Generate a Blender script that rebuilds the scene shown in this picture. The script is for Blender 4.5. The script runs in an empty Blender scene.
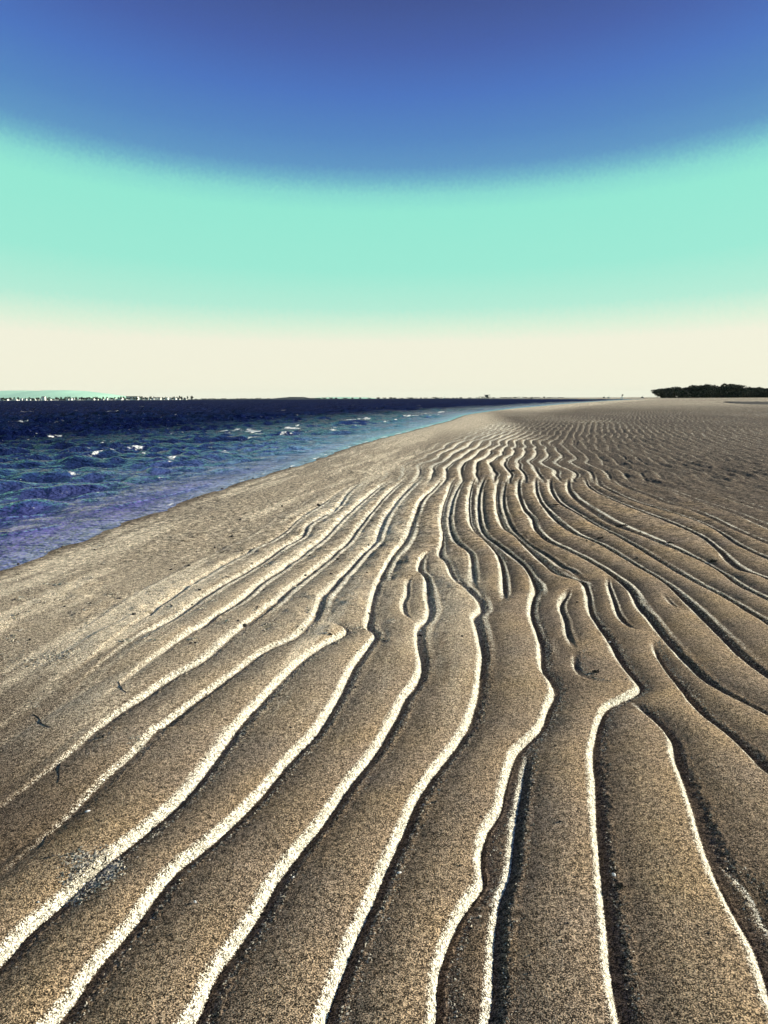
import bpy, bmesh, math, random
import numpy as np
from mathutils import Matrix, Vector

# ------------------------------------------------------------------ camera
random.seed(7); RNG = np.random.default_rng(7)
D = bpy.data
scene = bpy.context.scene
COL = scene.collection
W_, H_, F_ = 768, 1024, 769.0
CAM_H = 1.0
PITCH = math.radians(8.40)
ROLL = math.radians(0.27)
f = np.array([0, math.cos(PITCH), -math.sin(PITCH)])
r0 = np.array([1.0, 0, 0]); u0 = np.array([0, math.sin(PITCH), math.cos(PITCH)])
ca, sa = math.cos(ROLL), math.sin(ROLL)
rv = ca*r0 - sa*u0; uv = sa*r0 + ca*u0
cam_d = D.cameras.new('camera'); cam = D.objects.new('camera', cam_d); COL.objects.link(cam)
M = Matrix(((rv[0], uv[0], -f[0], 0), (rv[1], uv[1], -f[1], 0), (rv[2], uv[2], -f[2], CAM_H), (0, 0, 0, 1)))
cam.matrix_world = M
cam_d.sensor_fit = 'VERTICAL'; cam_d.sensor_height = 36.0; cam_d.lens = F_/1024*36.0
cam_d.clip_start = 0.02; cam_d.clip_end = 80000
scene.camera = cam

# ------------------------------------------------------------------ light
SUN_EL, SUN_AZ = 18.5, 78.0            # azimuth clockwise from the view direction: sun to the right, a little ahead
world = D.worlds.new('World'); scene.world = world; world.use_nodes = True
nt = world.node_tree; nt.nodes.clear()
def N(nt, t, **k):
    n = nt.nodes.new(t)
    for a, b in k.items(): setattr(n, a, b)
    return n
def L(nt, a, b): nt.links.new(a, b)
def math_n(nt, op, a, b=None, c=None, clamp=False):
    n = N(nt, 'ShaderNodeMath', operation=op); n.use_clamp = clamp
    for i, v in enumerate((a, b, c)):
        if v is None: continue
        if isinstance(v, (int, float)): n.inputs[i].default_value = v
        else: L(nt, v, n.inputs[i])
    return n.outputs[0]
def lin(c):
    return tuple(((x/255)/12.92 if x/255 <= .04045 else ((x/255+.055)/1.055)**2.4) for x in c) + (1,)
def ramp(nt, fac, stops, interp='LINEAR'):
    n = N(nt, 'ShaderNodeValToRGB'); n.color_ramp.interpolation = interp
    e = n.color_ramp.elements
    while len(e) > 1: e.remove(e[-1])
    e[0].position = stops[0][0]; e[0].color = stops[0][1]
    for p, c in stops[1:]:
        q = e.new(p); q.color = c
    L(nt, fac, n.inputs[0]); return n.outputs[0]
tc = N(nt, 'ShaderNodeTexCoord'); sp = N(nt, 'ShaderNodeSeparateXYZ'); L(nt, tc.outputs['Generated'], sp.inputs[0])
hyp = math_n(nt, 'SQRT', math_n(nt, 'ADD', math_n(nt, 'MULTIPLY', sp.outputs[0], sp.outputs[0]), math_n(nt, 'MULTIPLY', sp.outputs[1], sp.outputs[1])))
el = math_n(nt, 'MULTIPLY', math_n(nt, 'ARCTAN2', sp.outputs[2], hyp), 180/math.pi)
cosaz = math_n(nt, 'DIVIDE', math_n(nt, 'ADD', math_n(nt, 'MULTIPLY', sp.outputs[1], .9986), math_n(nt, 'MULTIPLY', sp.outputs[0], .035)), math_n(nt, 'MAXIMUM', hyp, .001))
fac = math_n(nt, 'MAXIMUM', math_n(nt, 'SUBTRACT', 1.0, math_n(nt, 'MULTIPLY', math_n(nt, 'SUBTRACT', 1.0, cosaz), 1.05)), .6)
nz = N(nt, 'ShaderNodeTexNoise'); nz.inputs['Scale'].default_value = 260; nz.inputs['Detail'].default_value = 3; nz.inputs['Roughness'].default_value = .7
L(nt, tc.outputs['Generated'], nz.inputs['Vector'])
jit = math_n(nt, 'MULTIPLY', math_n(nt, 'SUBTRACT', nz.outputs[0], .5), .9)
e2 = math_n(nt, 'ADD', math_n(nt, 'MULTIPLY', el, fac), jit)
def E(d): return max(0, d)/40.0
sky = ramp(nt, math_n(nt, 'DIVIDE', e2, 40.0, clamp=True), [
    (0.0, lin((246, 243, 221))), (E(4.0), lin((245, 243, 222))), (E(4.9), lin((225, 243, 219))), (E(6.4), lin((184, 238, 216))),
    (E(9.0), lin((158, 236, 214))), (E(12.9), lin((150, 235, 213))), (E(13.9), lin((139, 221, 211))), (E(14.9), lin((112, 180, 203))), (E(15.7), lin((96, 152, 198))),
    (E(17.5), lin((85, 135, 195))), (E(20), lin((76, 117, 192))), (E(22.5), lin((71, 99, 172))), (E(25.5), lin((64, 83, 146))), (E(32), lin((54, 66, 130)))], 'LINEAR')
nish = N(nt, 'ShaderNodeTexSky', sky_type='NISHITA'); nish.sun_disc = False
nish.sun_elevation = math.radians(SUN_EL); nish.sun_rotation = math.radians(SUN_AZ)
bg1 = N(nt, 'ShaderNodeBackground'); L(nt, sky, bg1.inputs[0]); bg1.inputs[1].default_value = 0.625
bg2 = N(nt, 'ShaderNodeBackground'); L(nt, nish.outputs[0], bg2.inputs[0]); bg2.inputs[1].default_value = 0.05
mixs = N(nt, 'ShaderNodeMixShader'); mixs.inputs[0].default_value = 0.06
L(nt, bg1.outputs[0], mixs.inputs[1]); L(nt, bg2.outputs[0], mixs.inputs[2])
wo = N(nt, 'ShaderNodeOutputWorld'); L(nt, mixs.outputs[0], wo.inputs[0])

sd = D.lights.new('sun', 'SUN'); sd.energy = 5.0; sd.angle = math.radians(.5); sd.color = (1, .93, .80)
sun = D.objects.new('sun', sd); COL.objects.link(sun)
a_, e_ = math.radians(SUN_AZ), math.radians(SUN_EL)
sdir = Vector((math.sin(a_)*math.cos(e_), math.cos(a_)*math.cos(e_), math.sin(e_)))
sun.rotation_euler = sdir.to_track_quat('Z', 'Y').to_euler()
vs = scene.view_settings; vs.view_transform = 'Standard'; vs.look = 'None'; vs.gamma = 1; vs.exposure = .7

# ------------------------------------------------------------------ helpers
def ray(px, py):
    px = np.asarray(px, float); py = np.asarray(py, float)
    return f + ((px-W_/2)/F_)[..., None]*rv - ((py-H_/2)/F_)[..., None]*uv
def ground(px, py, z=0.0):
    d = ray(px, py); t = (z-CAM_H)/d[..., 2]
    return d[..., 0]*t, d[..., 1]*t
def at_dist(px, py, Y):
    d = ray(px, py); t = Y/d[1]
    return Vector((d[0]*t, Y, CAM_H+d[2]*t))
def hash2(i, j, s):
    h = (i.astype(np.int64)*374761393 + j.astype(np.int64)*668265263 + s*1442695041) & 0x7fffffff
    h = ((h ^ (h >> 13))*1274126177) & 0x7fffffff
    return ((h ^ (h >> 16)) & 0xffff)/65535.0
def vnoise(x, y, s=0):
    xi = np.floor(x); yi = np.floor(y); fx = x-xi; fy = y-yi
    fx = fx*fx*(3-2*fx); fy = fy*fy*(3-2*fy)
    a = hash2(xi, yi, s); b = hash2(xi+1, yi, s); c = hash2(xi, yi+1, s); d = hash2(xi+1, yi+1, s)
    return (a*(1-fx)+b*fx)*(1-fy) + (c*(1-fx)+d*fx)*fy - .5
def fbm(x, y, s=0, o=4, g=.5):
    v = 0; a = 1
    for k in range(o):
        v = v + a*vnoise(x*2**k+17.3*k, y*2**k-9.1*k, s+k*13); a *= g
    return v
def sstep(a, b, x):
    t = np.clip((x-a)/(b-a), 0, 1); return t*t*(3-2*t)
def smooth_poly(pts, n=8):
    p = np.array(pts, float); out = []
    for i in range(len(p)-1):
        p0 = p[max(i-1, 0)]; p1 = p[i]; p2 = p[i+1]; p3 = p[min(i+2, len(p)-1)]
        for k in range(n):
            t = k/n
            out.append(.5*((2*p1)+(-p0+p2)*t+(2*p0-5*p1+4*p2-p3)*t*t+(-p0+3*p1-3*p2+p3)*t**3))
    out.append(p[-1]); return np.array(out)
def tag(o, label=None, cat=None, group=None, kind=None):
    if label: o['label'] = label
    if cat: o['category'] = cat
    if group: o['group'] = group
    if kind: o['kind'] = kind
    return o
def link(name, me, mats, parent=None):
    o = D.objects.new(name, me); COL.objects.link(o)
    for m in (mats if isinstance(mats, (list, tuple)) else [mats]): me.materials.append(m)
    if parent: o.parent = parent
    return o
def grid_mesh(name, X, Y, Z, smooth=True):
    nr, nc = X.shape
    me = D.meshes.new(name)
    co = np.stack([X, Y, Z], -1).reshape(-1, 3).astype(np.float32)
    me.vertices.add(len(co)); me.vertices.foreach_set('co', co.ravel())
    idx = np.arange(nr*nc).reshape(nr, nc)
    q = np.stack([idx[:-1, :-1], idx[:-1, 1:], idx[1:, 1:], idx[1:, :-1]], -1).reshape(-1, 4)
    me.loops.add(q.size); me.loops.foreach_set('vertex_index', q.ravel().astype(np.int32))
    me.polygons.add(len(q)); me.polygons.foreach_set('loop_start', np.arange(0, q.size, 4, dtype=np.int32))
    me.update(calc_edges=True)
    me.polygons.foreach_set('use_smooth', np.full(len(q), smooth)); me.update()
    return me
def attr(me, name, arr):
    a = me.attributes.new(name, 'FLOAT', 'POINT'); a.data.foreach_set('value', arr.astype(np.float32).ravel())
def new_mat(name):
    m = D.materials.new(name); m.use_nodes = True; t = m.node_tree
    return m, t, t.nodes['Principled BSDF']
def at_n(t, n): 
    a = N(t, 'ShaderNodeAttribute'); a.attribute_name = n; return a.outputs['Fac']
def noise_n(t, vec, scale, detail=2, rough=.5):
    n = N(t, 'ShaderNodeTexNoise'); n.inputs['Scale'].default_value = scale; n.inputs['Detail'].default_value = detail
    n.inputs['Roughness'].default_value = rough; L(t, vec, n.inputs['Vector']); return n.outputs[0]
def mix_c(t, fac, a, b, mode='MIX'):
    n = N(t, 'ShaderNodeMix', data_type='RGBA', blend_type=mode)
    for i, v in ((0, fac), (6, a), (7, b)):
        if isinstance(v, (int, float)): n.inputs[i].default_value = v
        elif isinstance(v, tuple): n.inputs[i].default_value = v
        else: L(t, v, n.inputs[i])
    return n.outputs[2]

# ------------------------------------------------------------------ traced ripple crests (photo pixels -> ground)
CR = [  # (points far..near in image, amplitude, taper_near, taper_far)
 ('a0', [(60,690),(105,650),(145,619),(170,600),(200,580),(230,562),(260,547),(285,532),(300,518),(325,502),(350,486),(385,470)], .35),
 ('a1', [(60,705),(95,672),(133,643),(175,619),(207,596),(240,577),(265,561),(281,550),(302,537),(308,525),(333,512),(342,502),(345,496),(360,482),(385,472)], .7),
 ('a2', [(90,715),(120,690),(147,667),(167,653),(200,630),(243,600),(260,585),(281,571),(302,556),(322,540),(343,519),(362,502),(380,487),(400,474)], .85),
 ('a3', [(-60,860),(0,812),(50,775),(83,747),(110,723),(133,707),(173,680),(207,660),(245,627),(280,600),(287,592),(312,573),(343,548),(360,527),(379,504),(394,488),(412,474)], .8),
 ('a4', [(-70,930),(0,880),(33,853),(67,823),(100,790),(137,757),(160,733),(192,707),(232,677),(265,653),(299,637),(315,617),(322,600),(343,577),(360,558),(375,544),(378,535),(385,519),(397,502),(410,487),(425,474)], .8),
 ('A', [(-90,1050),(0,970),(33,934),(67,904),(117,859),(150,833),(187,800),(218,760),(238,731),(259,707),(292,672),(319,650),(346,635),(340,629),(328,624)], 1),
 ('B', [(-30,1110),(60,1024),(97,972),(135,929),(159,895),(182,870),(217,842),(256,805),(276,780),(294,760),(319,733),(339,700),(355,667),(375,639),(368,630),(370,617),(373,600),(379,583),(385,571),(395,554),(406,540),(412,525),(417,510),(422,500),(437,486),(448,474)], 1),
 ('C', [(120,1130),(195,1024),(214,983),(234,955),(257,923),(277,886),(307,848),(330,818),(350,788),(373,759),(392,728),(406,700),(420,680),(422,665),(417,645),(419,630),(427,622),(429,612),(427,600),(427,583),(419,574),(421,562),(431,551)], 1),
 ('C2', [(418,629),(411,623),(405,617),(403,607),(407,597),(408,585),(414,579)], .8),
 ('D', [(290,1110),(325,1024),(357,941),(374,904),(390,864),(404,834),(417,804),(434,778),(449,758),(467,731),(475,710),(480,683),(482,657),(478,635),(474,620),(481,612),(476,600),(468,592),(459,586),(452,577),(447,566),(439,556),(442,545),(443,534),(441,524),(443,509),(447,496),(452,484),(462,473)], 1),
 ('E', [(475,592),(473,583),(472,570),(470,556),(462,549),(454,541),(450,531),(449,520),(452,503),(457,490),(464,480)], .8),
 ('F', [(503,606),(504,596),(502,572),(498,557),(490,547),(476,534),(470,522),(469,501),(472,486),(478,474)], 1),
 ('G', [(425,1100),(436,1022),(437,985),(441,965),(459,922),(480,893),(484,880),(482,862),(487,835),(500,815),(505,795),(514,765),(520,752),(539,733),(548,713),(555,694),(550,682),(542,670),(540,645),(531,617),(533,600),(535,590),(526,570),(512,557),(498,547),(484,536),(479,522),(478,501),(481,486),(488,474)], 1),
 ('G2', [(465,1110),(489,1022),(493,960),(499,905),(511,870),(515,830),(521,795),(525,770),(528,752)], .9),
 ('H', [(645,1110),(621,1022),(614,985),(609,945),(603,900),(599,860),(596,805),(594,765),(594,748),(599,727),(606,712),(622,703),(634,697),(640,689),(626,671),(610,645),(591,616),(588,600),(585,588),(580,584),(571,582),(559,578),(550,571),(533,555),(517,540),(504,530),(498,515),(496,499),(498,484),(505,473)], 1),
 ('H2', [(583,584),(571,573),(560,568),(546,557),(533,549),(519,538),(509,526),(503,505),(505,486),(512,474)], .6),
 ('I', [(830,1110),(785,1030),(769,993),(753,949),(733,912),(716,879),(703,845),(693,809),(677,765),(671,742),(654,724),(640,711),(630,703)], 1),
 ('I2', [(790,960),(766,926),(757,908),(746,890),(726,872),(714,862)], .5),
 ('J', [(575,654),(567,637),(565,624),(560,609),(566,598),(570,590)], .8),
 ('J2', [(604,688),(590,684),(578,676),(574,664),(576,655)], .7),
 ('K', [(656,638),(642,634),(630,629),(619,618),(613,602),(609,590),(608,580)], .9),
 ('L', [(870,762),(810,738),(768,718),(739,703),(712,687),(692,670),(669,646),(661,637),(650,622),(638,608),(627,590),(610,577),(593,566),(570,554),(547,543),(535,531),(532,520),(524,511),(519,499),(518,484),(525,473)], 1),
 ('M', [(860,838),(800,798),(768,776),(752,760),(732,741),(706,720),(686,697),(666,671),(656,655),(652,645)], 1),
 ('N', [(880,750),(800,702),(768,680),(745,663),(719,637),(701,619),(683,601),(661,583),(626,562),(601,547),(576,537),(560,526),(548,514),(540,503),(536,492),(536,480),(544,470)], 1),
 ('N2', [(702,620),(694,616),(677,610),(665,600),(662,595)], .6),
 ('O', [(880,690),(800,648),(756,620),(726,601),(696,585),(671,571),(641,552),(611,535),(576,515),(560,505),(552,494),(550,482),(558,471)], 1),
 ('P', [(880,655),(800,619),(768,603),(736,586),(716,571),(683,555),(658,545),(626,532),(601,520),(577,503),(568,491),(568,480)], 1),
 ('Q', [(880,636),(800,597),(768,582),(736,570),(716,551),(701,538),(676,527),(640,513),(610,500),(590,489),(584,478)], 1),
 ('R', [(880,608),(800,576),(768,562),(740,548),(715,531),(690,520),(650,508),(620,497),(600,486),(598,476)], .9),
 ('S', [(880,582),(800,558),(768,545),(735,531),(700,515),(660,501),(630,490),(614,480)], .85),
 ('T', [(880,562),(800,541),(768,529),(730,513),(690,499),(655,487),(632,478)], .8),
 ('U', [(880,538),(800,522),(768,512),(730,500),(690,488),(660,479)], .6),
 ('V', [(880,520),(800,506),(768,498),(730,488),(700,480)], .5),
]
crest = []
for nm, pts, amp in CR:
    s = smooth_poly(pts); X, Y = ground(s[:, 0], s[:, 1])
    # single valued in Y: force monotone
    Y = np.maximum.accumulate(Y + np.arange(len(Y))*1e-6)
    if pts[0][0] > 768 or pts[0][1] > 1024:      # runs on past the camera, outside the picture
        X = np.concatenate([[X[0]-.12*(Y[0]+.9)*(X[0] < .6), X[0]-.04*(Y[0]-.3)], X]); Y = np.concatenate([[-1.2, min(.3, Y[0]-.1)], Y])
    crest.append((nm, X, Y, amp))
OPEN_NEAR = {'a0', 'a1', 'a2', 'a3', 'a4'}
SHORE = smooth_poly([(-3000,1500),(-900,860),(-300,665),(-100,598),(0,564),(39,550),(78,537),(98,527),(148,511),(188,497),(219,487),(250,477),(300,462.5),(343,448),(377,438),(404,431.5),(427,425.6),(448,420.5),(458,417),(470,413.7),(512,408.3),(579,402.7),(622,400.0),(645,399.0)])
SX, SY = ground(SHORE[:, 0], SHORE[:, 1])
SY = np.maximum.accumulate(SY+np.arange(len(SY))*1e-6)
SDX = np.gradient(SX, SY)
def shore_d(X, Y):
    """signed distance inland from the waterline"""
    xs = np.interp(Y, SY, SX); s = np.interp(Y, SY, SDX)
    s = np.where(Y > SY[-1], 0.0, s)
    return (X-xs)/np.sqrt(1+s*s)

def prof(t, g, sec, y, wn=1.0):
    """ripple profile between two brinks, t 0..1 left to right, g gap; convex back, steep lee face at the right"""
    lw = np.clip(.0080/np.maximum(g, .02)*(1+.22*y)*wn, .058, .22)
    k = np.clip(sec, 0, 1)*sstep(2.2, 4.2, y)                  # further out a second small ridge lies in the trough
    t0 = .19*k
    tt = np.clip((t-t0)/(1-t0), 0, 1)
    up = 1-(1-np.clip(tt/.86, 0, 1))**2.0
    top = up*(1-.20*np.clip((t-.62)/np.maximum(.38-lw, .05), 0, 1)**1.5)
    lee = 1-sstep(1-lw*1.55, 1.0, t)
    h = top*lee
    h = h + .42*k*sstep(.04, .15, t)*(1-sstep(.17, .27, t)) + .22*(1-k)*np.clip(sec, 0, 1.2)*np.exp(-((t-.13)/.05)**2)
    lee_light = sstep(1-lw*2.5, 1-lw*.15, t)*(1-sstep(.975, 1.0, t))  # mask for the painted sunlight on the lee face
    lee_light = np.maximum(lee_light, .9*k*sstep(.13, .18, t)*(1-sstep(.22, .27, t)))
    return h, lee_light, np.exp(-((t-.11)/.07)**2)

def height_rows(X, Y):
    """X (r,c) with Y constant along each row"""
    nr, nc = X.shape
    Hh = np.zeros_like(X); lee_light = np.zeros_like(X); grit = np.zeros_like(X)
    for i in range(nr):
        y = Y[i, 0]; x = X[i]
        if y > 12: continue
        # wobble keeps traced lines natural at grain scale
        xx = x + .004*vnoise(x*9, np.full_like(x, y*9), 5) + .0015*vnoise(x*40, np.full_like(x, y*40), 6)
        full = []; part = []
        for nm, cx, cy, amp in crest:
            if y < cy[0] or y > cy[-1]: continue
            p = float(np.interp(y, cy, cx))
            fn = max(.06, .07*cy[0]); ff = max(.05, .05*cy[-1])
            if nm in OPEN_NEAR: fn = .9
            a = min(1, (y-cy[0])/fn) if cy[0] > 1.0 else 1.0
            if cy[-1] < 7.0: a *= min(1, (cy[-1]-y)/ff)
            a *= amp
            (full if a > .97 or amp < 1 and a > .97*amp and nm not in ('C2', 'E', 'J', 'J2', 'K', 'N2', 'I2', 'H2') else part).append((p, a))
        def field(lst):
            lst = sorted(lst)
            ps = np.array([q[0] for q in lst]); am = np.array([q[1] for q in lst])
            if len(ps) < 2: return None
            gl = .24
            ps2 = np.concatenate([[ps[0]-gl], ps, [ps[-1]+gl*1.1, ps[-1]+gl*2.2, ps[-1]+gl*3.3]])
            am2 = np.concatenate([[0], am, [.6, .5, .0]])
            k = np.clip(np.searchsorted(ps2, xx), 1, len(ps2)-1)
            l = ps2[k-1]; r = ps2[k]; g = np.maximum(r-l, .012)
            t = np.clip((xx-l)/g, 0, 1)
            inside = (xx > ps2[0]) & (xx < ps2[-1])
            sec = np.clip(.25+.55*sstep(2.5, 4.5, y)+1.3*vnoise(xx*3, np.full_like(xx, y*1.3), 21), 0, 1.2)
            h, d, gr = prof(t, g, sec, y, 1+.75*vnoise(xx*2.3, np.full_like(xx, y*2.6), 29))
            sc = np.clip(g/.12, .25, 1.45)*am2[k]*np.clip(1-.9*sstep(2.1, 3.4, xx)*(.35-1.6*vnoise(xx*1.6, np.full_like(xx, y*1.1), 23)), .25, 1.2)
            return np.where(inside, h*sc, 0), np.where(inside, d*np.clip(am2[k], 0, 1), 0), np.where(inside, gr*np.clip(am2[np.maximum(k-1, 0)], 0, 1), 0)
        base = field(full)
        if base is None: continue
        h, d, g = [b.copy() for b in base]
        for q in part:
            w = q[1]; r = field(full+[(q[0], 1.0)])
            h += w*(r[0]-base[0]); d += w*(r[1]-base[1]); g += w*(r[2]-base[2])
        Hh[i] = h; lee_light[i] = d; grit[i] = g
    # ripples further out, same train continued by formula
    bx = np.interp(Y, [0, 6, 9, 12, 18, 30, 60], [0, 0, .08, .45, 1.7, 5, 15])
    wx = X-bx + .15*fbm(X*.9, Y*.35, 31, 3) + .04*np.sin(Y*2.3+3*vnoise(X*.8, Y*.25, 37))*np.clip(1-.02*Y, .2, 1) + .05*fbm(X*2.5, Y*1.1, 33, 2)
    lam = .205
    ph = wx/lam; kk = np.floor(ph); t = ph-kk
    defect = hash2(kk.astype(np.int64), np.floor(Y*.45+hash2(kk, kk, 4)*9).astype(np.int64), 8)
    h2, d2, g2 = prof(t, np.full_like(t, .16), np.clip(.35+1.2*vnoise(X*2, Y*.8, 44), 0, 1.2), np.minimum(Y, 11))
    h2 = h2*2.1*np.clip(.55+.9*vnoise(X*1.3, Y*.5, 47), .15, 1.1)
    fd = shore_d(X, Y)
    right = sstep(2.0, 3.4, X-.10*(Y-9))*sstep(7.5, 10, Y)      # rough patch without clear ripples
    edge = sstep(.9, 2.2, fd-.02*Y)
    far = (1-sstep(35, 95, Y))*edge*(1-.30*right)
    w = sstep(8.2, 10.2, Y)
    hz = Hh*(1-w)+h2*w*far; dz = lee_light*(1-w)+d2*w*far*.95; gz = grit*(1-w)+g2*w*far
    # tiny ripples on the outer flat
    t3 = (Y*.9+1.5*X+1.2*fbm(X*.9, Y*.35, 55, 3))
    h3 = (np.sin(t3*6.283*1.0)*.5+.5)**1.5
    hz = hz+h3*.0*sstep(14, 24, Y)*(1-sstep(60, 120, Y))*edge
    return hz, dz, gz, right, fd
AMPL = .0190

def sand_z(X, Y):
    h, d, g, right, fd = height_rows(X, Y)
    lsw = 1-sstep(-.15, .9, X+.75+.0*Y)     # left part is smoother, washed sand
    rough = fbm(X*14, Y*14, 61, 3)*.0022*(1+.8*right) + fbm(X*1.1, Y*1.1, 63, 3)*.012
    grit_n = (vnoise(X*70, Y*70, 71)+.6*vnoise(X*140, Y*140, 72))
    near = 1-sstep(3, 7, Y)
    z = h*AMPL + rough*(.35+.65*sstep(.0, .6, fd)) + g*np.abs(grit_n)*.0055*(.5+.5*near)
    # clods and ruffled patches on the washed left part and the rough patch on the right
    lp = fbm(X*5, Y*5, 81, 4)
    z = z + np.clip(lp-.10, 0, 1)*.020*sstep(.2, .8, fd)*sstep(2.6, 3.6, Y)*(1-sstep(0, 1.0, X))
    z = z + sstep(.5, 2.6, X-.11*Y)*sstep(5.5, 9, Y)*(fbm(X*10, Y*3.2, 83, 3)*.020+np.clip(fbm(X*22, Y*7, 84, 2), 0, 1)*.012)*(1-sstep(35, 70, Y))
    bank = np.where(fd < 0, -.03+fd*.14, -.03+.03*sstep(0, 1, fd/.7))
    bank = np.maximum(bank, -1.5)+.003*fbm(X*3, Y*1.8, 87, 3)*np.exp(-(fd/1.0)**2)*(1-sstep(20, 60, Y))
    z = z*sstep(.02, .35, fd) + bank
    return z, d, g, right, fd, h

# ------------------------------------------------------------------ materials
def sand_material():
    m, t, b = new_mat('sand')
    g = N(t, 'ShaderNodeNewGeometry').outputs['Position']
    lee_light = at_n(t, 'lee_light'); damp = at_n(t, 'damp'); grit = at_n(t, 'grit'); pale = at_n(t, 'pale')
    n3 = noise_n(t, g, 70, 2, .7); n2 = noise_n(t, g, 190, 1, .6); n4 = noise_n(t, g, 2.2, 4, .6)
    grain = noise_n(t, g, 85, 2.6, 1.0); fine = noise_n(t, g, 360, 1.4, 1.0)
    gsum = math_n(t, 'ADD', math_n(t, 'MULTIPLY', grain, .38), math_n(t, 'MULTIPLY', fine, .62))
    coarse = at_n(t, 'coarse'); big = noise_n(t, g, 24, 3.5, 1.0)
    gsum = math_n(t, 'ADD', math_n(t, 'MULTIPLY', gsum, math_n(t, 'SUBTRACT', 1.0, coarse)), math_n(t, 'MULTIPLY', math_n(t, 'ADD', math_n(t, 'MULTIPLY', math_n(t, 'SUBTRACT', big, .5), 1.25), .5), coarse))
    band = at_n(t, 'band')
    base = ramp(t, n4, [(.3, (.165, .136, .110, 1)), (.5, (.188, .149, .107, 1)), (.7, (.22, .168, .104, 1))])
    base = mix_c(t, math_n(t, 'MULTIPLY', math_n(t, 'POWER', math_n(t, 'MULTIPLY', band, .80), 1.6), 1.05, clamp=True), mix_c(t, 1.0, base, (.44, .40, .385, 1), 'MULTIPLY'), mix_c(t, 1.0, base, (1.34, 1.22, 1.03, 1), 'MULTIPLY'))  # relief shading put into the colour: troughs darkened, ripple tops brightened by height
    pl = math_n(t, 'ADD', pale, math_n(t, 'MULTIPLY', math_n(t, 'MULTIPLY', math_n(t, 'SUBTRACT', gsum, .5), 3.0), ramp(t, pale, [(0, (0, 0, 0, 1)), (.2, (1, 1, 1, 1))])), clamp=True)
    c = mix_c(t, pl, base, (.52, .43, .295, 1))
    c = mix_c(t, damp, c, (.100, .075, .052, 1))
    dj = math_n(t, 'ADD', lee_light, math_n(t, 'MULTIPLY', math_n(t, 'SUBTRACT', gsum, .5), 4.2))
    dr = math_n(t, 'MULTIPLY', ramp(t, dj, [(.40, (0, 0, 0, 1)), (.72, (1, 1, 1, 1))]), ramp(t, lee_light, [(.05, (0, 0, 0, 1)), (.3, (1, 1, 1, 1))]))
    c = mix_c(t, dr, c, (.54, .50, .39, 1))  # lee faces painted paler, adding to the sunlight they catch
    gm = mix_c(t, 1.0, ramp(t, gsum, [(.40, (.01,)*3+(1,)), (.455, (.07,)*3+(1,)), (.50, (.27,)*3+(1,)), (.54, (.60,)*3+(1,)), (.59, (1.1,)*3+(1,))]), (3.0, 3.0, 3.0, 1), 'MULTIPLY')
    gmd = mix_c(t, math_n(t, 'MULTIPLY', dr, .45), gm, (1.05, 1.05, 1.05, 1))
    c = mix_c(t, 1.0, c, gmd, 'MULTIPLY')
    gn = noise_n(t, g, 110, 3, .7)
    spot = ramp(t, gn, [(.38, (.12, .11, .10, 1)), (.47, (.8, .8, .8, 1)), (.56, (1.2, 1.2, 1.2, 1)), (.64, (2.4, 2.4, 2.3, 1))])
    c = mix_c(t, math_n(t, 'MULTIPLY', grit, .8, clamp=True), c, mix_c(t, 1.0, c, spot, 'MULTIPLY'))
    L(t, c, b.inputs['Base Color']); b.inputs['Roughness'].default_value = .95
    b.inputs['Specular IOR Level'].default_value = .12
    bp = N(t, 'ShaderNodeBump'); bp.inputs['Strength'].default_value = .8; bp.inputs['Distance'].default_value = .0045
    L(t, math_n(t, 'ADD', math_n(t, 'ADD', math_n(t, 'MULTIPLY', n3, .7), math_n(t, 'MULTIPLY', n2, .5)), math_n(t, 'MULTIPLY', fine, .8)), bp.inputs['Height']); L(t, bp.outputs[0], b.inputs['Normal'])
    return m
SAND = sand_material()

def simple(name, col, rough=.8, var=.25, scale=30):
    m, t, b = new_mat(name)
    g = N(t, 'ShaderNodeTexCoord').outputs['Object']
    n = noise_n(t, g, scale, 3, .6)
    c = ramp(t, n, [(.3, tuple(x*(1-var) for x in col)+(1,)), (.7, tuple(x*(1+var) for x in col)+(1,))])
    L(t, c, b.inputs['Base Color']); b.inputs['Roughness'].default_value = rough; b.inputs['Specular IOR Level'].default_value = .2
    return m

# ------------------------------------------------------------------ sand sheet
def persp_rows(ylo, yhi, n):
    ys = np.linspace(ylo, yhi, n); _, Y = ground(np.full(n, 384.0), ys); return Y
rows = [np.linspace(-1.5, .35, 26)[:-1], np.linspace(.35, .95, 40)[:-1], persp_rows(1085, 640, 620)[:-1], persp_rows(640, 430, 420)[:-1], persp_rows(430, 400.5, 110)[:-1]]
Yr = np.concatenate(rows); Yr = np.concatenate([Yr, np.geomspace(Yr[-1]*1.05, 20000, 40)])
nc = 1500
u = np.linspace(-1, 1, nc)
u = np.sign(u)*(np.abs(u)*.60+ .45*np.abs(u)**7)            # dense inside the view, wider spacing outside
Xg = u[None, :]*(np.maximum(Yr, .0)[:, None]*1.02+1.25-.0*Yr[:, None])
Xg = u[None, :]*(np.maximum(Yr, 0)[:, None]*1.0+.45)*1.0 + np.sign(u)[None, :]*np.abs(u)[None, :]**5*1.2
Yg = np.repeat(Yr[:, None], nc, 1)
Z, lee_light, grit, right, fd, band = sand_z(Xg, Yg)
me = grid_mesh('beach_sand', Xg, Yg, Z)
attr(me, 'grit', np.clip(grit*(.35+1.3*vnoise(Xg*1.5, Yg*1.5, 90)+.4), 0, 1))
midpatch = sstep(5.0, 9, Yg)*(1-sstep(30, 85, Yg))*sstep(.5, 2.4, Xg-.11*Yg)*np.clip(.85+.5*fbm(Xg*.35, Yg*.1, 97, 3), 0, 1)
attr(me, 'lee_light', np.clip(lee_light*(1-.55*midpatch), 0, 1))
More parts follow.
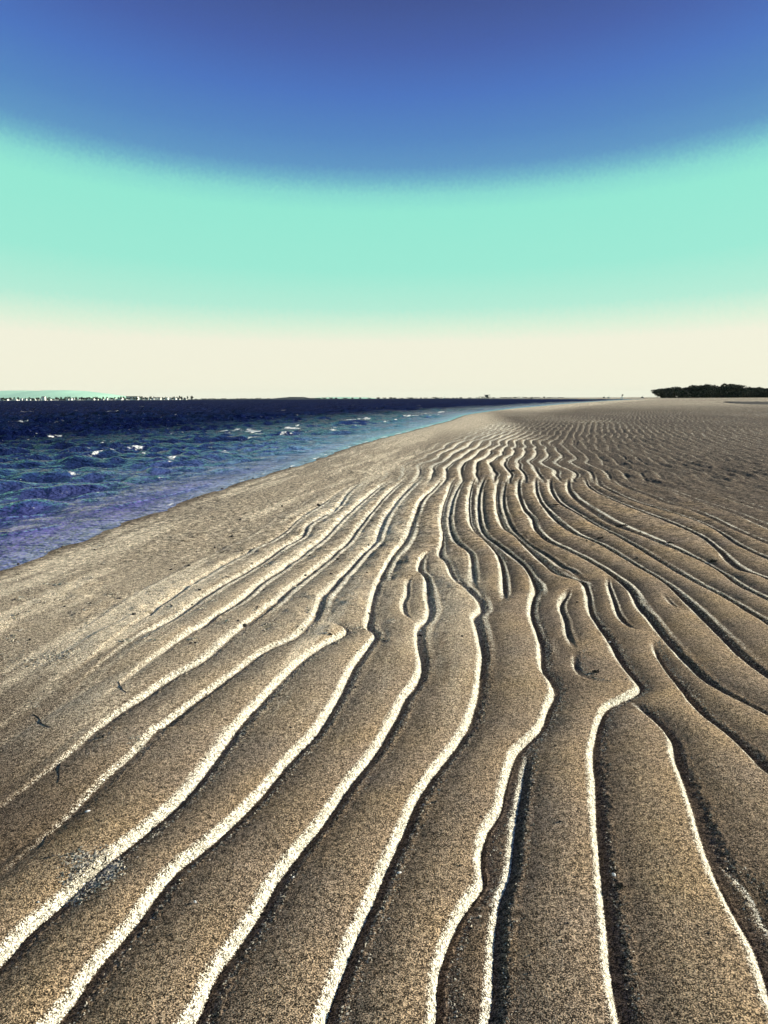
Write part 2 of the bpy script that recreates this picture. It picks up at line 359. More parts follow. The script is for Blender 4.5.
damp = np.clip(.9*(1-sstep(.03, .22, fd)) + .8*midpatch + .2*right*(1-sstep(25, 60, Yg)) + .3*fbm(Xg*.12, Yg*.05, 91, 3)*sstep(10, 30, Yg), 0, 1)
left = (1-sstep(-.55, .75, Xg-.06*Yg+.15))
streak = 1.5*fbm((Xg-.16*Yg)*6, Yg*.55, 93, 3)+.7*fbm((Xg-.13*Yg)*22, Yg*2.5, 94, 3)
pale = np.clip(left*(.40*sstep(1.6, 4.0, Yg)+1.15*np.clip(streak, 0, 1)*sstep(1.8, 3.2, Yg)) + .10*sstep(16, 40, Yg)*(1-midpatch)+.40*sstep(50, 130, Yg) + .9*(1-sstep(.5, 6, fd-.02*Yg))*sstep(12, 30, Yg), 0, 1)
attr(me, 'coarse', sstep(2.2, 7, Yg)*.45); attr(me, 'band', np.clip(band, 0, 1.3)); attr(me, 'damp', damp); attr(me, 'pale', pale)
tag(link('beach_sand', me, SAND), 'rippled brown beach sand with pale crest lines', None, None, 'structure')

def z_at(x, y):
    X = np.array([[x-.001, x, x+.001]]); Y = np.full((1, 3), y); return float(sand_z(X, Y)[0][0, 1])

# ------------------------------------------------------------------ water
def water():
    yr = np.concatenate([np.linspace(.5, 3.4, 40)[:-1], persp_rows(608, 402.5, 760)[:-1]])
    yr = np.concatenate([yr, np.geomspace(yr[-1]*1.01, 20000, 60)])
    ncw = 900
    u = np.linspace(-1, 0.0, ncw)
    Y = np.repeat(yr[:, None], ncw, 1)
    xs = np.interp(yr, SY, SX); xs = np.where(yr > SY[-1], xs[-1]*yr/SY[-1], xs)
    xl = -(yr*.62+1.0); w_in = xs+.6+.02*yr - xl
    X = (xs+.6+.02*yr)[:, None] + u[None, :]*w_in[:, None]
    # widen the outermost columns
    X = X + -(np.clip(-u[None, :]-.9, 0, 1)*10)**2*(yr[:, None]*.9+6)
    fdw = shore_d(X, Y); dep = np.clip(-fdw, 0, 50)
    h = np.zeros_like(X); R = np.random.default_rng(3)
    amp_d = sstep(.1, 2.2, dep)
    for k in range(46):
        lam = .28*2**(R.random()*3.2); th = math.radians(R.normal(-22, 26)); kx, ky = math.sin(th), math.cos(th)
        a = .0140*lam**.8*(1-sstep(250*lam, 700*lam, Y))
        s = np.sin((X*kx+Y*ky)*6.283/lam+R.random()*6.28+1.2*vnoise(X*.5/lam, Y*.5/lam, k))
        h += a*((s*.5+.5)**1.7*2-1)
    h *= amp_d*(.8+.9*vnoise(X*.25, Y*.18, 101))*(.55+.45*sstep(2, 9, dep))
    foam = np.zeros_like(X)
    d = np.stack([X, Y, np.full_like(X, -1.03)], -1)
    zc = d@f; PX = d@rv/zc*F_+W_/2; PY = H_/2-d@uv/zc*F_       # where traced waves were seen: used to look up their ground position
    def G(px, py): return [float(v) for v in ground(np.array(px), np.array(py), -.03)]
    RD = [([(-60,467),(-20,464),(30,461.5)],.045,.22),([(96,449.5),(122,446),(152,444.5)],.06,.35),([(-60,527),(-20,519),(25,512),(62,507)],.030,.10),([(50,496),(90,490),(132,486)],.034,.14),
          ([(88,509),(130,503),(172,494),(212,483)],.022,.10),([(-30,540),(20,531),(62,524)],.018,.08),([(20,487),(50,484),(72,482)],.03,.15),([(150,470),(200,464),(240,457)],.025,.15),([(60,452),(80,451),(103,450)],.07,.30),
          ([(205,442),(250,436),(300,431)],.05,.4),([(225,430),(262,428.5)],.09,.5),([(275,427),(298,425)],.09,.5),([(0,481),(30,478)],.03,.16),([(300,430),(340,423),(365,417.5)],.05,.7),([(380,419),(420,413)],.06,.9),([(240,446),(290,438),(330,431)],.03,.25)]
    for pts, a, wd in RD:
        s = smooth_poly(pts, 6); gx, gy = ground(s[:, 0], s[:, 1], -.03)
        yy = np.interp(X, gx, gy, left=1e9, right=1e9) if gx[-1] > gx[0] else np.full_like(X, 1e9)
        q = (Y-yy+.4*wd*vnoise(X*1.2/wd*.4, Y*0, 7))/wd
        tt = np.clip((X-gx[0])/(gx[-1]-gx[0]), 0, 1); en = np.sin(math.pi*tt)**.6
        h += a*.55*en*np.where(q < 0, np.exp(-(q*1.8)**2), np.exp(-(q*.6)**2))*(.8+.6*vnoise(X*3, Y*3, 8))
    FM = [(90,451,12,1.7),(105,439.5,6,1.3),(92,442,7,1),(137,445,8,1.2),(152,449,9,1.3),(47,484,6,1.2),(22,478,18,1.2),(234,429,14,1.1),(254,430,9,1.1),(289,425,11,1),(292,427.5,9,.9),(188,440,7,1),(102,489,7,1.1),(121,487,8,1.1),(284,427,10,.8),(325,423.5,8,.8),(365,417.5,9,.9),(352,418.5,6,.6),(407,415,10,.7),(421,413,9,.6),(5,463,5,1),(70,471,6,.7),(170,455,6,.7),(440,411.5,10,.5),(310,429,9,.5)]
    for px, py, sx, sy in FM:
        cx, cy = G(px, py); wx = G(px+sx, py)[0]-cx; wy = abs(G(px, py-sy)[1]-cy)
        foam += 1.0*np.exp(-((X-cx)/(wx*1.1))**2-((Y-cy-.1*(X-cx)-wy*.7*vnoise(X*4/(1+.05*Y), X*0, 5))/(wy*.55))**2)
    R9 = np.random.default_rng(9)
    for _ in range(110):
        px = R9.uniform(-40, 430); py = 404.5+R9.random()**1.6*75
        cx, cy = G(px, py)
        if shore_d(np.array(cx), np.array(cy)) > -.8: continue
        sx = R9.uniform(2.5, 8); sy = R9.uniform(.15, .35)+(py-404)*.010
        wx = G(px+sx, py)[0]-cx; wy = abs(G(px, py-min(sy, (py-402)*.4))[1]-cy)
        m_ = (np.abs(X-cx) < 3*wx) & (np.abs(Y-cy) < 3*wy+.4*wx)
        foam[m_] += R9.uniform(.3, .8)*(.55+.45*min(1, (py-404)/25))*np.exp(-((X[m_]-cx)/wx)**2-((Y[m_]-cy-R9.uniform(-.1, .25)*(X[m_]-cx))/wy)**2)
    ln = smooth_poly([(211,441.5),(255,436),(300,431),(350,425),(395,419.5),(440,413.5)], 6); gx, gy = ground(ln[:, 0], ln[:, 1], -.03)
    foam += .55*np.exp(-((Y-np.interp(X, gx, gy, left=1e9, right=1e9))/(.012*Y))**2)
    foam += .8*(np.exp(-((dep-.05)/.035)**2)*(.45+.55*sstep(5, 12, Y))*(Y < 60))*(vnoise(X*2, Y*2, 77)+.55)
    foam *= np.clip(.45+2.6*fbm(X*13/(1+.07*Y), Y*16/(1+.09*Y), 104, 3), 0, 1.3)
    z = -.03+h
    me = grid_mesh('sea', X, Y, z)
    attr(me, 'foam', np.clip(foam, 0, 1)); attr(me, 'depth', np.clip(dep/12, 0, 1)); attr(me, 'dist', np.clip(Y/60, 0, 1))
    m, t, b = new_mat('sea_water')
    g = N(t, 'ShaderNodeNewGeometry').outputs['Position']
    mp = N(t, 'ShaderNodeMapping'); mp.inputs['Scale'].default_value = (.75, 1.0, 1); L(t, g, mp.inputs[0]); g = mp.outputs[0]
    n1 = noise_n(t, g, 2.0, 4, .62); n2 = noise_n(t, g, 9, 3, .6); n3 = noise_n(t, g, .22, 4, .6)
    c = ramp(t, at_n(t, 'depth'), [(0, (.19, .23, .42, 1)), (.03, (.175, .155, .43, 1)), (.10, (.085, .10, .28, 1)), (.3, (.020, .042, .12, 1)), (.6, (.011, .022, .075, 1)), (1, (.006, .013, .060, 1))])
    c = mix_c(t, 1.0, c, ramp(t, n3, [(.38, (.55, .5, .6, 1)), (.62, (1.0, 1.0, 1.0, 1))]), 'MULTIPLY')
    c = mix_c(t, math_n(t, 'MULTIPLY', ramp(t, at_n(t, 'depth'), [(0, (1, 1, 1, 1)), (.035, (.5, .5, .5, 1)), (.15, (.12,)*3+(1,)), (.3, (0, 0, 0, 1))]), ramp(t, at_n(t, 'dist'), [(.12, (0, 0, 0, 1)), (.35, (.9, .9, .9, 1))])), c, (.20, .58, .54, 1))
    fo = at_n(t, 'foam'); ff = ramp(t, math_n(t, 'ADD', fo, math_n(t, 'MULTIPLY', math_n(t, 'SUBTRACT', n2, .5), 1.8)), [(.34, (0, 0, 0, 1)), (.62, (1, 1, 1, 1))])
    c = mix_c(t, ff, c, (.80, .80, .74, 1))
    L(t, c, b.inputs['Base Color'])
    bp = N(t, 'ShaderNodeBump'); bp.inputs['Strength'].default_value = 1.0; bp.inputs['Distance'].default_value = .30
    L(t, math_n(t, 'ADD', n1, math_n(t, 'MULTIPLY', n2, .30)), bp.inputs['Height']); L(t, bp.outputs[0], b.inputs['Normal'])
    b.inputs['Specular IOR Level'].default_value = 0; b.inputs['Roughness'].default_value = .6
    gl = N(t, 'ShaderNodeBsdfGlossy'); gl.inputs['Roughness'].default_value = .10; L(t, bp.outputs[0], gl.inputs['Normal'])
    fr = N(t, 'ShaderNodeFresnel'); fr.inputs['IOR'].default_value = 1.33; L(t, bp.outputs[0], fr.inputs['Normal'])
    # waves seen at a low angle hide each other's glancing parts: the mirror share stays limited, less so in the calm shallows
    gl.inputs['Color'].default_value = (1, 1, 1, 1)
    cap = ramp(t, at_n(t, 'depth'), [(0, (.9,)*3+(1,)), (.08, (1,)*3+(1,)), (.3, (1,)*3+(1,)), (.7, (.34,)*3+(1,)), (1, (.05,)*3+(1,))])
    ms = N(t, 'ShaderNodeMixShader')
    L(t, math_n(t, 'MULTIPLY', math_n(t, 'MULTIPLY', fr.outputs[0], cap), math_n(t, 'SUBTRACT', 1.0, ff)), ms.inputs[0])
    L(t, b.outputs[0], ms.inputs[1]); L(t, gl.outputs[0], ms.inputs[2]); L(t, ms.outputs[0], t.nodes['Material Output'].inputs[0])
    tag(link('sea', me, m), 'dark blue choppy sea with small whitecaps', None, None, 'structure')
water()

# ------------------------------------------------------------------ helpers for objects
def zfast(x, y):
    i = int(np.clip(np.searchsorted(Yr, y)-1, 0, len(Yr)-2)); w = (y-Yr[i])/(Yr[i+1]-Yr[i])
    a = np.interp(x, Xg[i], Z[i]); b = np.interp(x, Xg[i+1], Z[i+1]); return float(a*(1-w)+b*w)
def mesh_py(name, vs_, fs_, smooth=False, mi=None):
    me = D.meshes.new(name); me.from_pydata([tuple(v) for v in vs_], [], fs_); me.update()
    if smooth: me.polygons.foreach_set('use_smooth', [True]*len(me.polygons))
    if mi is not None: me.polygons.foreach_set('material_index', mi)
    return me
def blob(name, sub, sc, jitter, seed, smooth=True, freq=1.6):
    bm = bmesh.new(); bmesh.ops.create_icosphere(bm, subdivisions=sub, radius=1)
    for v in bm.verts:
        p = v.co
        n = float(fbm(np.array([p.x*freq+p.z*1.3+9]), np.array([p.y*freq-p.z*1.1+5]), seed, 3)[0])
        v.co = Vector((p.x*sc[0], p.y*sc[1], p.z*sc[2]))*(1+jitter*n)
    me = D.meshes.new(name); bm.to_mesh(me); bm.free()
    me.polygons.foreach_set('use_smooth', [smooth]*len(me.polygons)); return me
def put(o, px, py, dz=0.0, rz=None):
    x, y = [float(v) for v in ground(np.array(float(px)), np.array(float(py)))]
    o.location = (x, y, zfast(x, y)+dz)
    o.rotation_euler = (0, 0, random.uniform(0, 6.28) if rz is None else rz)
    return x, y

# ------------------------------------------------------------------ far hills, far shore
HILL = simple('far_hill', (.42, .70, .50), .95, .06, .002)  # distance haze is painted into this pale mint colour
def ridge(name, px0, px1, prof_pts, Y, depth, mat, label, rough=0.0, seed=1, n=160, nd=14):
    px = np.linspace(px0, px1, n); pp = np.array(prof_pts, float)
    top = np.interp(px, pp[:, 0], pp[:, 1]); hz = 400.75-.0047*px
    hh = np.maximum(hz-top, 0)*Y/F_+rough*np.abs(fbm(px*.25, px*0, seed, 3))
    X = np.zeros((nd, n)); Yy = np.zeros((nd, n)); Zz = np.zeros((nd, n))
    for k in range(nd):
        q = k/(nd-1); s = math.sin(math.pi*q)**.8
        yy = Y+(q-.5)*depth
        X[k] = (px-384)/F_*Y; Yy[k] = yy; Zz[k] = -1+hh*s*(1+.12*vnoise(px*.15, np.full(n, q*6), seed+3))+s*1.2
    return tag(link(name, grid_mesh(name, X, Yy, Zz), mat), label, None, None, 'structure')
ridge('hills', -260, 128, [(-260,396),(-180,391),(-90,392.5),(-20,392),(10,392),(27,391),(45,392),(62,391),(78,391.3),(90,392),(102,393.5),(115,396),(128,400)], 11000, 3000, HILL, 'pale mint hills rising behind the far left shore', 0, 5)
ridge('hills', 306, 384, [(306,400),(320,398),(345,397.5),(370,398),(384,400)], 12000, 2500, HILL, 'low pale hill on the horizon at the middle of the sea', 0, 9)
LAND = simple('dark_shore', (.03, .035, .04), .95, .2, .05)
ridge('far_shore', -320, 566, [(-320,399),(190,399.6),(280,398.7),(292,397.2),(303,397.2),(312,398.8),(360,399),(450,398.6),(566,398.1)], 1700, 500, LAND, 'low dark strip of land across the water', 1.2, 12, 500, 8)

LEAF = simple('dark_foliage', (.016, .024, .013), .9, .35, .4)
BARK = simple('bark', (.07, .055, .04), .95, .3, 2)
def leaf_cloud(name, n, rx, ry, rz, leaf, seed, lumps=9):
    R = np.random.default_rng(seed); vs_ = []; fs_ = []
    cs = [(R.normal(0, .45), R.normal(0, .45), R.uniform(-.55, .6), R.uniform(.35, .6)) for _ in range(lumps)]
    cs.append((0, 0, 0, .7))
    for k in range(n):
        c = cs[R.integers(len(cs))]; d = R.normal(size=3); d /= np.linalg.norm(d); rr = c[3]*R.uniform(.55, 1.08)
        p = np.array([(c[0]+d[0]*rr)*rx, (c[1]+d[1]*rr)*ry, (c[2]+d[2]*rr*.85)*rz])
        a = R.normal(size=3); a /= np.linalg.norm(a); b = np.cross(a, R.normal(size=3)); b /= np.linalg.norm(b); s_ = leaf*R.uniform(.6, 1.4)
        i = len(vs_); vs_ += [p-a*s_, p+b*s_*.6, p+a*s_, p-b*s_*.6]; fs_.append((i, i+1, i+2, i+3))
    return mesh_py(name, vs_, fs_)
def trunk_mesh(name, h, r, seed):
    R = np.random.default_rng(seed); vs_ = []; fs_ = []
    def limb(p, q, r1, r2, k=7, seg=4):
        b0 = len(vs_); ax = (q-p).normalized(); u_ = ax.orthogonal().normalized(); w_ = ax.cross(u_)
        for s_ in range(seg+1):
            c = p.lerp(q, s_/seg)+Vector(R.normal(size=3))*r1*.25*(s_ > 0); rr = r1+(r2-r1)*s_/seg
            for a in range(k): an = a*6.283/k; vs_.append(c+(u_*math.cos(an)+w_*math.sin(an))*rr)
        for s_ in range(seg):
            for a in range(k): i = b0+s_*k; fs_.append((i+a, i+(a+1)%k, i+k+(a+1)%k, i+k+a))
    limb(Vector((0, 0, -.5)), Vector((.04*h, 0, h*.6)), r, r*.6)
    for k in range(5):
        an = R.uniform(0, 6.28); z0 = h*R.uniform(.3, .58)
        limb(Vector((.02*h, 0, z0)), Vector((math.cos(an)*h*.28, math.sin(an)*h*.28, h*R.uniform(.68, .9))), r*.5, r*.14)
    return mesh_py(name, vs_, fs_, True)
# grove at the right end of the beach
crowns = [leaf_cloud('crown', 2600, 1, 1, 1, .085, 100+i) for i in range(5)]
trunks = [trunk_mesh('trunk', 1.0, .035, 50+i) for i in range(3)]
for m_ in crowns: m_.materials.append(LEAF)
for m_ in trunks: m_.materials.append(BARK)
GY = 900.0; sc = GY/F_
def grove_tree(px, top, wid, dy, ci, label, lift=0.0, group='trees of the grove at the right end of the beach'):
    base = at_dist(px, 397.6, GY+dy); k = (GY+dy)/F_
    hz = 400.75-.0047*px; H = (hz-top)*k+1.0
    root = D.objects.new('tree', None); COL.objects.link(root); root.location = (base.x, GY+dy, 0)
    root.rotation_euler = (0, 0, random.uniform(0, 6.28)) if not lift else (0, 0, 0)
    tag(root, label, 'tree', group)
    c = D.objects.new('crown', crowns[ci % 5]); COL.objects.link(c); c.parent = root
    hh = H*(1-lift); c.scale = (wid*k*.62, wid*k*.62, hh*.50); c.location = (0, 0, H-hh*.50)
    t = D.objects.new('trunk', trunks[ci % 3]); COL.objects.link(t); t.parent = root; t.scale = (H*.9,)*3
    return root
GEN = 'dark leafy tree in the middle of the grove by the beach'
grove_tree(657, 389.5, 9, -60, 0, 'low dark tree at the left tip of the grove, bare trunk showing below it', .32)
lst = [(664,388.2,12,0),(671,387.8,13,30),(678,387.2,13,-30),(685,386.4,13,20),(692,385.6,14,0),(699,384.8,14,40),(706,385.0,14,-20),(713,385.2,14,30),(720,385.6,13,0),(727,384.0,13,-10),(734,383.8,14,25),
       (741,386.2,12,-15),(748,387.2,13,20),(755,387.8,13,0),(762,387.4,14,30),(769,388.0,14,-20),(777,386.5,14,10),(786,387.2,15,20),(796,388,15,0),(807,387,16,10),(820,388,16,0),(834,388.5,17,20)]
for i, (px, tp, wd, dy) in enumerate(lst):
    lab = {9: 'tallest dark tree of the grove, its crown standing above its neighbours', 0: 'second dark tree from the left tip of the grove', 10: 'dark tree just right of the tallest one in the grove', 8: 'dark tree just left of the tallest one in the grove'}.get(i, 'dark tree in the low left shoulder of the grove' if i < 5 else GEN if i < 12 else 'dark leafy tree in the right part of the grove')
    grove_tree(px, tp, wd, dy, i+1, lab, group=lab if i in (0, 8, 9, 10) else 'left shoulder of the grove' if i < 5 else 'middle of the grove' if i < 12 else 'right part of the grove')
for i in range(26):     # undergrowth closing the foot of the grove
    px = 666+i*6.6
    b = D.objects.new('bush', crowns[i % 5]); COL.objects.link(b); k = (GY-60)/F_
    p = at_dist(px, 397.6, GY-60+random.uniform(-15, 15)); b.location = (p.x, p.y, 2.4); b.scale = (6.2*k, 5*k, 4.6+random.uniform(0, 1.5)); b.rotation_euler = (0, 0, i*1.3)
    tag(b, 'dark bush filling the foot of the grove beside the beach', 'bush', 'bushes at the foot of the grove')

# town on the far shore
WALLW = simple('white_wall', (.78, .77, .70), .8, .08, .3); ROOFD = simple('dark_roof', (.10, .09, .09), .8, .2, .3)
def house_mesh(w, d, h, rh, flat=False):
    if flat:
        v = [(-w,-d,0),(w,-d,0),(w,d,0),(-w,d,0),(-w,-d,h),(w,-d,h),(w,d,h),(-w,d,h),(-w*1.04,-d*1.04,h),(w*1.04,-d*1.04,h),(w*1.04,d*1.04,h),(-w*1.04,d*1.04,h),(-w*1.04,-d*1.04,h+rh),(w*1.04,-d*1.04,h+rh),(w*1.04,d*1.04,h+rh),(-w*1.04,d*1.04,h+rh)]
        fc = [(0,1,5,4),(1,2,6,5),(2,3,7,6),(3,0,4,7),(8,9,13,12),(9,10,14,13),(10,11,15,14),(11,8,12,15),(12,13,14,15)]
        mi = [0]*4+[1]*5
    else:
        o = 1.06
        v = [(-w,-d,0),(w,-d,0),(w,d,0),(-w,d,0),(-w,-d,h),(w,-d,h),(w,d,h),(-w,d,h),(-w,0,h+rh*.96),(w,0,h+rh*.96),
             (-w*o,-d*o,h-.1),(w*o,-d*o,h-.1),(w*o,d*o,h-.1),(-w*o,d*o,h-.1),(-w*o,0,h+rh),(w*o,0,h+rh)]
        fc = [(0,1,5,4),(1,2,6,9,5),(2,3,7,6),(3,0,4,8,7),(10,11,15,14),(12,13,14,15)]
        mi = [0]*4+[1]*2
    me = mesh_py('house', v, fc, False, mi); me.materials.append(WALLW); me.materials.append(ROOFD); return me
HS = [house_mesh(4.5, 4, 5.5, 1.8), house_mesh(3.4, 4, 4.2, 2.0), house_mesh(6, 4, 4.5, .5, True), house_mesh(3, 3, 7.5, .5, True), house_mesh(5.5, 5, 7.0, 1.6)]
far_trees = [leaf_cloud('shore_tree', 150, 1, 1, 1, .2, 200+i, 5) for i in range(4)]
for m_ in far_trees: m_.materials.append(LEAF)
R5 = np.random.default_rng(5)
def on_far(px, Y): return (px-384)/F_*Y
px = -70.0
while px < 192:
    Y = 1400+R5.uniform(0, 60); dens = .85 if px < 60 or 95 < px < 185 else .55
    if R5.random() < dens:
        h = D.objects.new('house', HS[R5.integers(5)]); COL.objects.link(h); h.location = (on_far(px, Y), Y, .3); h.rotation_euler = (0, 0, R5.uniform(-.5, .5)); q = R5.uniform(.42, .72); h.scale = (q, q, q*.85)
        tag(h, 'small white house in the waterfront row on the far left shore', 'house', 'white houses on the far shore')
    px += R5.uniform(2.2, 4.4)
h = D.objects.new('hall', house_mesh(10.5, 6, 5.6, 1.2, True)); COL.objects.link(h); h.location = (on_far(136, 1480), 1480, .6)
tag(h, 'long hall with a dark flat roof standing above the white waterfront houses', 'hall')
h = D.objects.new('house', house_mesh(3.0, 3, 6.0, 1.2)); COL.objects.link(h); h.location = (on_far(48, 1390), 1390, .3)
tag(h, 'brightest and tallest white house left of centre in the far waterfront row', 'house')
px = -72.0
while px < 560:
    Y = 1400+R5.uniform(-45, 80) if px < 195 else 1560+R5.uniform(-20, 60)
    hgt = R5.uniform(2.4, 4.6) if px < 195 else R5.uniform(.8, 1.9)+(1.6 if 285 < px < 305 else 0)
    t = D.objects.new('shore_tree', far_trees[R5.integers(4)]); COL.objects.link(t)
    t.location = (on_far(px, Y), Y, hgt*.8+.6); t.scale = (R5.uniform(1.8, 3.6)*(1 if px < 195 else 1.8), 3, hgt); t.rotation_euler = (0, 0, 0)
    tag(t, 'dark tree standing among the white houses on the far shore' if px < 195 else 'low dark tree on the thin strip of land across the sea', 'tree', 'trees among the far houses' if px < 195 else 'trees on the far strip of land')
    px += R5.uniform(1.8, 4.2) if px < 195 else R5.uniform(3.5, 9)
DARK = simple('dark_paint', (.03, .04, .05), .6, .2, .5); WHITEP = simple('white_paint', (.8, .8, .76), .5, .05, .5)
def box(vs_, fs_, x0, x1, y0, y1, z0, z1):
    i = len(vs_); vs_ += [(x0,y0,z0),(x1,y0,z0),(x1,y1,z0),(x0,y1,z0),(x0,y0,z1),(x1,y0,z1),(x1,y1,z1),(x0,y1,z1)]
    fs_ += [(i,i+3,i+2,i+1),(i,i+1,i+5,i+4),(i+1,i+2,i+6,i+5),(i+2,i+3,i+7,i+6),(i+3,i,i+4,i+7),(i+4,i+5,i+6,i+7)]
def parts(name, label, cat, loc, plist, group=None):
    root = D.objects.new(name, None); COL.objects.link(root); root.location = loc; tag(root, label, cat, group)
    for pn, bxs, mt in plist:
        v = []; fc = []
        for b_ in bxs: box(v, fc, *b_)
        link(pn, mesh_py(pn, v, fc), mt, root)
    return root
Y = 1200.0
parts('pier', 'dark raised pier with a loading platform far out on the horizon', 'pier', (on_far(484, Y), Y, -.03),
      [('deck', [(-9, 8, -2, 2, 2.4, 3.0)], DARK), ('pile', [(x-.3, x+.3, -1.5, -1, -1, 2.4) for x in (-8, -4.5, -1, 3, 6.5)], DARK), ('cabin', [(1, 5.5, -1.5, 1.5, 3.0, 5.0)], DARK), ('canopy', [(-.5, 8.5, -2, 2, 5.0, 5.8)], DARK)])
Y = 600.0
parts('channel_marker', 'dark channel marker post on a white base at the sea edge left of the grove', 'marker', (on_far(620, Y), Y, -.03),
      [('base', [(-.9, .9, -.9, .9, -.2, 1.0)], WHITEP), ('post', [(-.22, .22, -.22, .22, 1.0, 3.3)], DARK), ('topmark', [(-.2, .9, -.3, .3, 2.4, 3.2)], DARK)])
def hull(L_, W, Hh):
    v = []; fc = []
    for k in range(9):
        q = k/8; w = W*math.sin(math.pi*min(1, .12+q*.88)**.8*1.0)**.6*.5+.02; x = (q-.5)*L_
        v += [(x, -w, Hh*(1+.3*q*q)), (x, -w*.5, 0), (x, w*.5, 0), (x, w, Hh*(1+.3*q*q))]
    for k in range(8):
        a = k*4
        for j in range(3): fc.append((a+j, a+j+1, a+j+5, a+j+4))
        fc.append((a+3, a, a+4, a+7))
    fc.append((3, 2, 1, 0)); fc.append((32, 33, 34, 35)); return mesh_py('hull', v, fc)
for i, (px, lab) in enumerate([(602, 'tiny dark boat on the horizon, left one of the close pair'), (606.5, 'tiny dark boat on the horizon, right one of the close pair'), (640, 'tiny boat on the horizon just left of the grove tip'), (444, 'lone tiny boat on the horizon left of the dark pier'), (531, 'tiny dark boat on the horizon right of the dark pier')]):
    Y = 1000.0
    root = D.objects.new('boat', None); COL.objects.link(root); root.location = (on_far(px, Y), Y, -.3); tag(root, lab, 'boat', 'tiny boats on the horizon')
    link('hull', hull(4.2, 1.8, .9), DARK, root)
    v = []; fc = []; box(v, fc, -.9, .7, -.6, .6, .8, 2.0); link('cabin', mesh_py('cabin', v, fc), WHITEP if i % 2 else DARK, root)
    v = []; fc = []; box(v, fc, .8, .95, -.07, .07, .8, 3.6); link('mast', mesh_py('mast', v, fc), DARK, root)

# dark weedy bank on the far sand at the right edge
x0, y0 = ground(np.array([724., 800.]), np.array([403.2, 403.8])); 
nx, ny = 160, 50; px = np.linspace(722, 830, nx)[None, :].repeat(ny, 0); q = np.linspace(-1, 1, ny)[:, None].repeat(nx, 1)
cy = np.interp(px, [722, 740, 768, 830], [402.2, 402.9, 403.2, 403.5]); wd_ = np.interp(px, [722, 732, 745, 768, 830], [.05, .7, 1.3, 1.6, 1.7])
XX, YY = ground(px, cy-q*wd_); edge = (1-q**2)*sstep(722, 727, px)
ZZ = -.05+.14*edge**.5*(1+1.4*fbm(XX*.8, YY*.25, 300, 4))
WEED = simple('dead_weed', (.055, .045, .035), .95, .5, 1.5)
tag(link('seaweed_bank', grid_mesh('seaweed_bank', XX, YY, ZZ, False), WEED), 'dark low bank of washed-up weed on the far sand', None, None, 'stuff')

# ------------------------------------------------------------------ small things lying on the sand
STONE = simple('dark_stone', (.045, .04, .035), .8, .4, 60); SHELL = simple('pale_shell', (.80, .77, .68), .6, .12, 120); GRIT_P = simple('pale_grit', (.50, .45, .35), .9, .2, 90); TWIG = simple('twig', (.05, .04, .03), .9, .4, 80)
def stone(px, py, w, label, group=None, mat=STONE, name='stone', cat='stone', flat=.6):
    x, y = [float(v) for v in ground(np.array(float(px)), np.array(float(py)))]
    s_ = w*math.hypot(y, 1)/F_/2
    o = link(name, blob(name, 2, (s_, s_*random.uniform(.6, .85), s_*flat), .55, random.randint(1, 999)), mat)
    put(o, px, py, s_*flat*.35); o.rotation_euler = (random.uniform(-.3, .3), random.uniform(-.3, .3), random.uniform(0, 6)); return tag(o, label, cat, group)
stone(245, 627, 6.5, 'dark wedge-shaped stone lying on a pale crest at the left')
stone(369, 615, 4, 'small dark stone beside the bend of the crest above the middle')
stone(319, 505.5, 5, 'dark stone beside the pale lines near the water')
stone(513, 472, 5, 'dark rounded stone where the far ripples begin to bend')
stone(104, 742, 4.5, 'small dark stone below the crooked twigs at the left')
stone(472, 737, 3.5, 'small dark stone right of a bending crest in the middle')
GS = 'dark pebbles scattered over the ripples'
R_=random.Random(5)
for px, py, w in [(R_.uniform(20, 760), 500+480*R_.random()**1.3, 2.2) for _ in range(60)]+[(436,806,3),(134,617,4),(192,606,3),(232,537,4),(189,567,3.5),(171,570,3.5),(200,594,3.5),(264,592,3.5),(310,557,3),(338,561,4),(305,577,4),(331,578,3),(367,568,3),(637,561,3),(462,642,3),(222,486.5,3),(198,495,2.6),(253,476,2.4),(290,466,2.2),(18,560,4),(62,543,3.2),(95,548,3),(240,520,2.8),(282,506,2.8),(215,548,3),(120,600,3),(65,608,3.2),(150,640,3),(30,640,3.4),(447,480,2),(577,606,3),(356,690,2.6),(560,830,3),(250,830,3)]:
    near_w = py < 552 and (px < 130 or py < 496) and px < 300
    lab, g_ = ('small dark pebble lying close to the waterline', 'pebbles along the waterline') if near_w else ('small dark pebble on the smooth pale sand slope at the left', 'pebbles on the left sand slope') if px < 240 and py < 650 and px+py*.9 < 760 else ('small dark pebble lying between the pale crest lines', GS)
    stone(px, py, w, lab, g_, name='pebble', cat='pebble')
def shell(px, py, w, label, group=None):
    x, y = [float(v) for v in ground(np.array(float(px)), np.array(float(py)))]; s_ = w*math.hypot(y, 1)/F_/2
    v = []; fc = []; na, nr = 17, 6
    for k in (0, 1):
        for i in range(nr):
            for j in range(na):
                a = -1.15+2.3*j/(na-1); rr = s_*(.12+.95*i/(nr-1)); rib = 1+.05*math.cos(j*math.pi)
                dome = s_*.55*math.sin(math.pi*(.08+.84*i/(nr-1)))*math.cos(a*.9)*rib
                v.append((math.sin(a)*rr, math.cos(a)*rr*1.05, dome-k*s_*.07))
    for k in (0, 1):
        for i in range(nr-1):
            for j in range(na-1):
                a = k*na*nr+i*na+j; qf = (a, a+1, a+na+1, a+na); fc.append(qf if k else qf[::-1])
    for j in range(na-1): a = (nr-1)*na+j; fc.append((a, a+1, a+1+na*nr, a+na*nr))
    o = link('shell', mesh_py('shell', v, fc, True), SHELL); put(o, px, py, .0005); return tag(o, label, 'shell', group)
shell(88, 816, 5.5, 'white shell resting beside the pale crest at the lower left')
